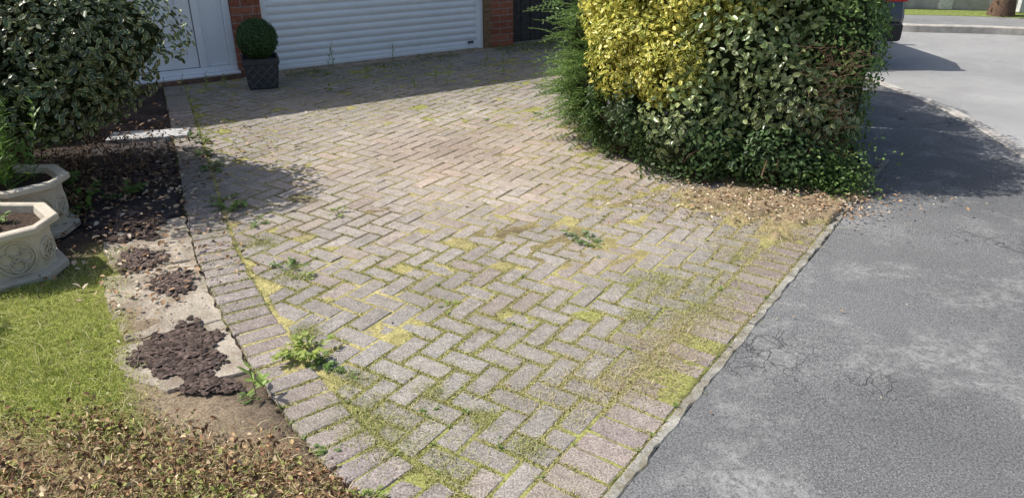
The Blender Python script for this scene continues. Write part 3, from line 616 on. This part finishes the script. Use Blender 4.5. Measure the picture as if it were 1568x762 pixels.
# ---------------------------------------------------------------- holly left
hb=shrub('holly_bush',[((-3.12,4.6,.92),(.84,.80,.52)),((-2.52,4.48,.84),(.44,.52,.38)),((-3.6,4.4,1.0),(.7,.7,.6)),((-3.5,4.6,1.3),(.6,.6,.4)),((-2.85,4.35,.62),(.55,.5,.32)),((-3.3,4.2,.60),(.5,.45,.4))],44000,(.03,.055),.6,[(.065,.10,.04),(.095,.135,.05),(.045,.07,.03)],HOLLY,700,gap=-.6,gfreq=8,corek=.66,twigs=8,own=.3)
tubes('trunk',[(-3.25,4.75,0),(-3.35,4.8,0)],[(-3.2,4.7,.9),(-3.4,4.8,.9)],.035,.03,BARK,hb)
shrub('garden_shrub',[((-2.85,2.5,.45),(.38,.42,.45))],6000,(.03,.05),.55,[(.06,.1,.03),(.09,.13,.03)],LEAF,750)
r=np.random.RandomState(12); n=3000; P=np.column_stack([r.normal(-2.75,.28,n),r.normal(4.3,.5,n),np.abs(r.normal(0,.10,n))+.02])
leaves('dead_fern_litter',P,r.normal(0,.7,(n,3))+[0,0,1],r.uniform(.02,.05,n),.3,pick([(.18,.11,.07),(.30,.19,.11),(.12,.07,.05)],n,3),DRY,seed=4)
# ---------------------------------------------------------------- planters
PSOIL=simple('planter_soil',(.07,.05,.038),.95,.1,60,.5,.9)
def planter(cx,cy,hx,hy,ch,h,rz=0):
    e=empty('stone_planter',(cx,cy,.0),rz)
    def ring(s,z):
        a,b,c=hx+s,hy+s,ch; return [(a,-b+c,z),(a,b-c,z),(a-c,b,z),(-a+c,b,z),(-a,b-c,z),(-a,-b+c,z),(-a+c,-b,z),(a-c,-b,z)]
    prof=[(.014,0),(.014,.03),(.008,.034),(-.018,.042),(-.020,.048),(-.014,h-.05),(-.012,h-.046),(.014,h-.034),(.020,h-.028),(.020,h-.005),(.015,h),(-.012,h),(-.018,h-.006),(-.024,h-.05)]
    V=[]
    for s,z in prof: V+=ring(s,z)
    n=len(prof); F=[(k*8+i,k*8+(i+1)%8,(k+1)*8+(i+1)%8,(k+1)*8+i) for k in range(n-1) for i in range(8)]
    mk('body',V,F,STONE,e)
    mk('soil',ring(-.022,h-.04),[tuple(range(8))],PSOIL,e)
    rg=ring(-.016,0); TV=[];TF=[]
    for i in range(8):
        a=np.array(rg[i][:2]);b=np.array(rg[(i+1)%8][:2]); L=np.linalg.norm(b-a); d=(b-a)/L; nn=np.array([d[1],-d[0]])
        m_=(a+b)/2
        if nn@m_<0: nn=-nn
        k=max(1,int(round(L/.17))); pw=L/k; zc=h*.48; rr=min(pw,h-.10)*.23
        for q in range(k):
            c0=a+d*(pw*(q+.5))
            for (ou,oz,rad) in [(rr,0,rr*.75),(-rr,0,rr*.75),(0,rr,rr*.75),(0,-rr,rr*.75),(0,0,rr*2.05)]:
                base=len(TV); NU,NV=20,6
                for u in range(NU):
                    for v in range(NV):
                        au=6.2832*u/NU;av=6.2832*v/NV; rad2=rad+.006*math.cos(av); hh=.008*math.sin(av)+.002
                        pu=ou+rad2*math.cos(au);pz=zc+oz+rad2*math.sin(au); pp=c0+d*pu+nn*hh; TV.append((pp[0],pp[1],pz))
                for u in range(NU):
                    for v in range(NV): TF.append((base+u*NV+v,base+((u+1)%NU)*NV+v,base+((u+1)%NU)*NV+(v+1)%NV,base+u*NV+(v+1)%NV))
    mk('quatrefoils',TV,TF,STONE,e,smooth=True); return e
planter(-2.64,3.17,.46,.21,.14,.27); planter(-2.84,3.66,.45,.21,.14,.30,.03); planter(-3.50,5.45,.16,.15,.05,.22)
pp_=empty('planter_foliage')
for i in range(22):
    r=np.random.RandomState(900+i); stalk(-2.74+r.normal(0,.14),3.68+r.normal(0,.08),r.uniform(.22,.48),900+i,z=.25,nl=12,ll=.09,cols=[(.16,.28,.06),(.22,.36,.08)],w=.22,parent=pp_)
weed(-2.42,3.2,.12,8,31,1.,z=.22); weed(-2.6,3.15,.12,8,32,1.1,z=.22); weed(-2.75,4.1,.2,14,33,1.2,z=.05); weed(-2.3,4.1,.14,10,34,1.2,z=.02); weed(-2.5,4.0,.16,10,35,1.2,z=.02)
# topiary
tp=empty('topiary_ball_in_pot',(-2.40,7.14,0),math.radians(20))
V=[]
for hw,z in((.125,0),(.13,.012),(.158,.235),(.168,.24),(.168,.285),(.15,.285),(.145,.25)): V+=[(-hw,-hw,z),(hw,-hw,z),(hw,hw,z),(-hw,hw,z)]
mk('pot',V,[(k*4+i,k*4+(i+1)%4,(k+1)*4+(i+1)%4,(k+1)*4+i) for k in range(6) for i in range(4)]+[(24,25,26,27)],POTM,tp)
A=[];B=[]
def cl(u0,z0_,u1,z1_):
    lim=.13
    if (abs(u0)>lim and abs(u1)>lim and u0*u1>0): return None
    U0,Z0,U1,Z1=u0,z0_,u1,z1_
    if abs(u0)>lim: q=(math.copysign(lim,u0)-U0)/(U1-U0); z0_=Z0+(Z1-Z0)*q; u0=math.copysign(lim,u0)
    if abs(u1)>lim: q=(math.copysign(lim,u1)-U0)/(U1-U0); z1_=Z0+(Z1-Z0)*q; u1=math.copysign(lim,u1)
    return u0,z0_,u1,z1_
for f in range(4):
    ca,sa=math.cos(f*math.pi/2),math.sin(f*math.pi/2)
    for k in range(-3,4):
        for sg in(-1,1):
            q=cl(k*.085-sg*.105,.02,k*.085+sg*.105,.23)
            if not q: continue
            for (u,z),lst in(((q[0],q[1]),A),((q[2],q[3]),B)):
                y=-(.13+(z-.012)*.125+.001); lst.append((u*ca-y*sa,u*sa+y*ca,z))
tubes('lattice',A,B,.004,.004,POTL,tp)
tubes('stem',[(0,0,.25)],[(0,0,.45)],.012,.012,BARK,tp); core('inner',(0,0,.45),(.17,.17,.17),3,CORE,tp,.9)
r=np.random.RandomState(3); D=unit(r.normal(size=(9000,3))); P=D*.18*r.uniform(.9,1.04,(9000,1))+[0,0,.45]
leaves('clipped_foliage',P,D+r.normal(0,.5,D.shape),.018,.5,pick([(.07,.14,.045),(.10,.19,.055),(.045,.10,.03)],9000,3),LEAF,tp)
# ---------------------------------------------------------------- house
H=empty('brick_house',(P0[0],P0[1],0),math.atan2(fd[1],fd[0])); EH=2.62
box('wall_left',-4,-.42,0,.25,-.05,EH,BRICK,H); box('pier_between',.80,1.09,0,.25,-.05,EH,BRICK,H)
box('pier_right',3.80,4.13,-.0,.25,-.05,EH,BRICK,H); box('lintel_wall',-.42,.80,.0,.25,2.12,EH,BRICK,H); box('garage_lintel',1.09,3.80,.0,.25,2.15,EH,BRICK,H)
box('side_wall',3.88,4.13,.25,7,-.05,EH,BRICK,H); box('left_side_wall',-4,-3.75,.25,7,-.05,EH,BRICK,H); box('rear_wall',-4,4.13,7,7.25,-.05,EH,BRICK,H)
mk('roof',[(-4.3,-.16,EH-.02),(4.35,-.16,EH-.02),(4.35,3.6,4.5),(-4.3,3.6,4.5),(4.35,7.4,EH-.02),(-4.3,7.4,EH-.02)],[(0,1,2,3),(3,2,4,5)],ROOF,H)
mk('gable',[(4.12,0,EH),(4.12,7.2,EH),(4.12,3.6,4.4)],[(0,1,2)],BRICK,H)
box('fascia',-4.3,4.35,-.17,-.145,EH-.17,EH-.025,UPVC,H,.004); box('soffit',-4.3,4.35,-.144,0,EH-.15,EH-.13,UPVC,H)
box('garage_floor',.0,3.8,.26,6.9,-.05,.01,CONC,H)
zs=[];ds=[]; sp=.077
for k in range(28):
    for j in range(9):
        f=j/9; zs.append(.03+sp*(k+f)); ds.append(.012-.014*math.sin(math.pi*min(1,f/.86))**.6 if f<.86 else .018)
V=[];n=len(zs)
for z,d in zip(zs,ds): V+=[(1.13,.09+d,z),(3.70,.09+d,z)]
mk('roller_garage_door',V,[(2*i,2*i+1,2*i+3,2*i+2) for i in range(n-1)],SHUT,H,smooth=True)
box('guide_left',1.092,1.15,.03,.12,0,2.14,SHUT,H,.004); box('guide_right',3.66,3.715,.03,.12,0,2.14,SHUT,H,.004); box('bottom_bar',1.15,3.66,.075,.105,.004,.042,SHUT,H,.005); box('door_rubber_seal',1.15,3.66,.08,.10,-.02,.004,RUB,H)
box('lock_plate',3.52,3.60,.062,.073,.07,.10,RUB,H,.003)
box('timber_post',3.72,3.797,-.02,.14,-.03,2.14,WOOD,H,.006)
box('garage_threshold',1.09,3.80,-.14,.08,-.06,.012,simple('threshold_concrete',(.34,.27,.19),.9,.2,10,.3,.4),H,.006)
box('frame_bottom',-.42,.797,.03,.12,.07,.125,UPVC,H,.005); box('sill',-.44,.80,-.05,.10,.045,.069,UPVC,H,.006)
box('door_step',-.44,.81,-.07,.12,-.04,.043,simple('brown_step',(.18,.11,.08),.85,.2,14,.3,.4),H,.006)
box('frame_right',.725,.797,.03,.12,.126,2.11,UPVC,H,.006); box('frame_left',-.42,-.35,.03,.12,.126,2.11,UPVC,H,.006); box('mullion',.44,.51,.03,.12,.126,2.11,UPVC,H,.006); box('frame_top',-.35,.725,.03,.12,2.05,2.11,UPVC,H,.004)
box('side_panel',.512,.723,.06,.09,.127,2.05,UPVC,H); box('side_bead_l',.512,.532,.045,.06,.127,2.05,UPVC,H,.005); box('side_bead_r',.703,.723,.045,.06,.127,2.05,UPVC,H,.005); box('side_bead_b',.533,.702,.045,.06,.127,.147,UPVC,H,.005)
box('leaf',-.347,.437,.055,.10,.13,2.045,UPVC,H,.008); box('gap_seal',.4372,.4398,.05,.1,.13,2.045,RUB,H)
def mould(x0,x1,z0,z1,d0,w,pr):
    box('mould_b',x0,x1,d0-pr,d0-.0005,z0,z0+w,UPVC,H,.006); box('mould_t',x0,x1,d0-pr,d0-.0005,z1-w,z1,UPVC,H,.006)
    box('mould_l',x0,x0+w,d0-pr,d0-.0005,z0+w,z1-w,UPVC,H,.006); box('mould_r',x1-w,x1,d0-pr,d0-.0005,z0+w,z1-w,UPVC,H,.006)
mould(-.24,.33,.30,.95,.055,.03,.022); mould(-.19,.28,.35,.90,.055,.014,.012); box('raised_panel',-.14,.23,.040,.0545,.40,.85,UPVC,H,.010); mould(-.24,.33,1.1,1.9,.055,.03,.018)
box('handle',.37,.40,.005,.045,1.0,1.2,METAL,H,.008)
fe=empty('wooden_fence',(P0[0],P0[1],0),math.atan2(fd[1],fd[0]))
for i in range(18):
    x=4.16+i*.152; box('board_%d'%i,x,x+.145,.10+.004*(i%2),.122+.004*(i%2),.02,1.75,FENCE,fe,.003)
for z in(.35,1.45): box('rail_%d'%int(z*100),4.14,6.9,.128,.17,z,z+.08,FENCE,fe)
box('gravel_board',4.14,6.9,.096,.127,-.04,.019,CONC,fe)
# ---------------------------------------------------------------- parked car
car=empty('parked_car',(3.40,10.55,-.1),math.radians(90+3))
CP=M('dark_blue_car_paint',.25,.5).col((.012,.018,.04)); CP.b.inputs['Coat Weight'].default_value=.8; CP=CP.m
GL=M('car_glass',.05,.6).col((.01,.012,.014)).m; TY=simple('tyre',(.02,.02,.02),.85,.2,60,.2); TL=M('tail_light',.2,.5).col((.45,.01,.01)).m; PL=simple('number_plate',(.7,.6,.08),.4,.4); BLK=simple('black_trim',(.02,.02,.02),.6,.3)
prof=[(-2.05,.34),(-2.08,.55),(-2.02,.9),(-1.95,1.0),(-1.55,1.38),(-1.1,1.46),(.2,1.45),(.55,1.36),(1.15,.98),(1.85,.84),(2.05,.66),(2.08,.4),(2.0,.24)]
arch=lambda cx:[(cx+.36*math.cos(a),.30+.36*math.sin(a)) for a in np.linspace(math.pi*.02,math.pi*.98,9)]
outl=prof+[(1.68,.22)]+arch(1.27)+[(.85,.2),(-.85,.2)]+arch(-1.25)+[(-1.7,.24)]
def ww(z): return .87 if z<.85 else .87-.26*(min(z,1.46)-.85)/.61
V=[];n=len(outl)
for sy in(-1,-.94,.94,1):
    for x,z in outl:
        k=1 if abs(sy)<1 else .985; V.append((x*k,sy*ww(z),z if abs(sy)<1 else .3+(z-.3)*.985))
F=[(k*n+i,(k+1)*n+i,(k+1)*n+(i+1)%n,k*n+(i+1)%n) for k in range(3) for i in range(n)]+[tuple(range(n)),tuple(3*n+i for i in range(n-1,-1,-1))]
bd=mk('body',V,F,CP,car); bv=bd.modifiers.new('b','BEVEL'); bv.width=.025; bv.segments=3; bv.limit_method='ANGLE'; bv.angle_limit=.6
for sy in(-1,1):
    pts=[(-1.5,1.0),(-1.35,1.3),(-1.05,1.39),(.15,1.385),(.45,1.3),(.95,1.0)]
    mk('side_glass',[(x,sy*(ww(z)+.006),z) for x,z in pts],[tuple(range(6)) if sy<0 else tuple(range(5,-1,-1))],GL,car)
    box('b_pillar',-.35,-.27,sy*.80-.01,sy*.80+.01,1.0,1.38,BLK,car)
    box('tail_light',-2.085,-1.96,min(sy*.60,sy*.865),max(sy*.60,sy*.865),.72,.92,TL,car,.03,3)
    box('head_light',1.86,2.05,min(sy*.5,sy*.84),max(sy*.5,sy*.84),.6,.76,METAL,car,.03,3)
    box('mirror',.62,.78,min(sy*.86,sy*1.02),max(sy*.86,sy*1.02),.95,1.08,CP,car,.03,3)
    for cx in(1.27,-1.25):
        bm=bmesh.new(); bmesh.ops.create_cone(bm,cap_ends=True,segments=40,radius1=.31,radius2=.31,depth=.2); me=bpy.data.meshes.new('w'); bm.to_mesh(me); bm.free(); me.materials.append(TY)
        o=link(bpy.data.objects.new('wheel',me),car); o.rotation_euler=(math.pi/2,0,0); o.location=(cx,sy*.76,.31); q=o.modifiers.new('b','BEVEL'); q.width=.03;q.segments=3; q.limit_method='ANGLE'
        bm=bmesh.new(); bmesh.ops.create_cone(bm,cap_ends=True,segments=10,radius1=.2,radius2=.18,depth=.03); me=bpy.data.meshes.new('h'); bm.to_mesh(me); bm.free(); me.materials.append(METAL)
        o=link(bpy.data.objects.new('hub',me),car); o.rotation_euler=(math.pi/2,0,0); o.location=(cx,sy*.865,.31)
mk('rear_glass',[(-1.915,-.66,1.05),(-1.915,.66,1.05),(-1.60,.58,1.36),(-1.60,-.58,1.36)],[(0,3,2,1)],GL,car).location=(-.012,0,.012)
mk('windscreen',[(.62,-.6,1.34),(.62,.6,1.34),(1.12,.7,1.01),(1.12,-.7,1.01)],[(0,1,2,3)],GL,car).location=(.012,0,.012)
box('rear_bumper',-2.13,-2.0,-.84,.84,.30,.50,BLK,car,.04,3); box('number_plate',-2.14,-2.132,-.26,.26,.52,.63,PL,car)
# ---------------------------------------------------------------- light / camera
W=bpy.data.worlds.new('World'); scene.world=W; W.use_nodes=True; nt=W.node_tree; bg=nt.nodes['Background']; sky=nt.nodes.new('ShaderNodeTexSky'); sky.sky_type='NISHITA'; sky.sun_disc=False
az=math.radians(-12); el=math.radians(50); sky.sun_elevation=el; sky.sun_rotation=math.atan2(-math.cos(az),-math.sin(az)); sky.air_density=1.0; sky.dust_density=2.5
nt.links.new(sky.outputs[0],bg.inputs[0]); bg.inputs[1].default_value=.15
sl=bpy.data.lights.new('sun','SUN'); sl.energy=5; sl.angle=math.radians(.5); sl.color=(1,.97,.92); so=link(bpy.data.objects.new('sun',sl)); so.location=(-6,2,8)
so.rotation_euler=Vector((math.cos(az)*math.cos(el),math.sin(az)*math.cos(el),-math.sin(el))).to_track_quat('-Z','Y').to_euler()
cd=bpy.data.cameras.new('camera'); cam=link(bpy.data.objects.new('camera',cd)); cam.location=(0,0,1.6); cam.rotation_euler=(math.radians(65),0,0); cd.lens=26; cd.sensor_width=36; cd.clip_end=1500; cd.clip_start=.05
scene.camera=cam
scene.view_settings.view_transform='Standard'; scene.view_settings.look='None'; scene.view_settings.exposure=0
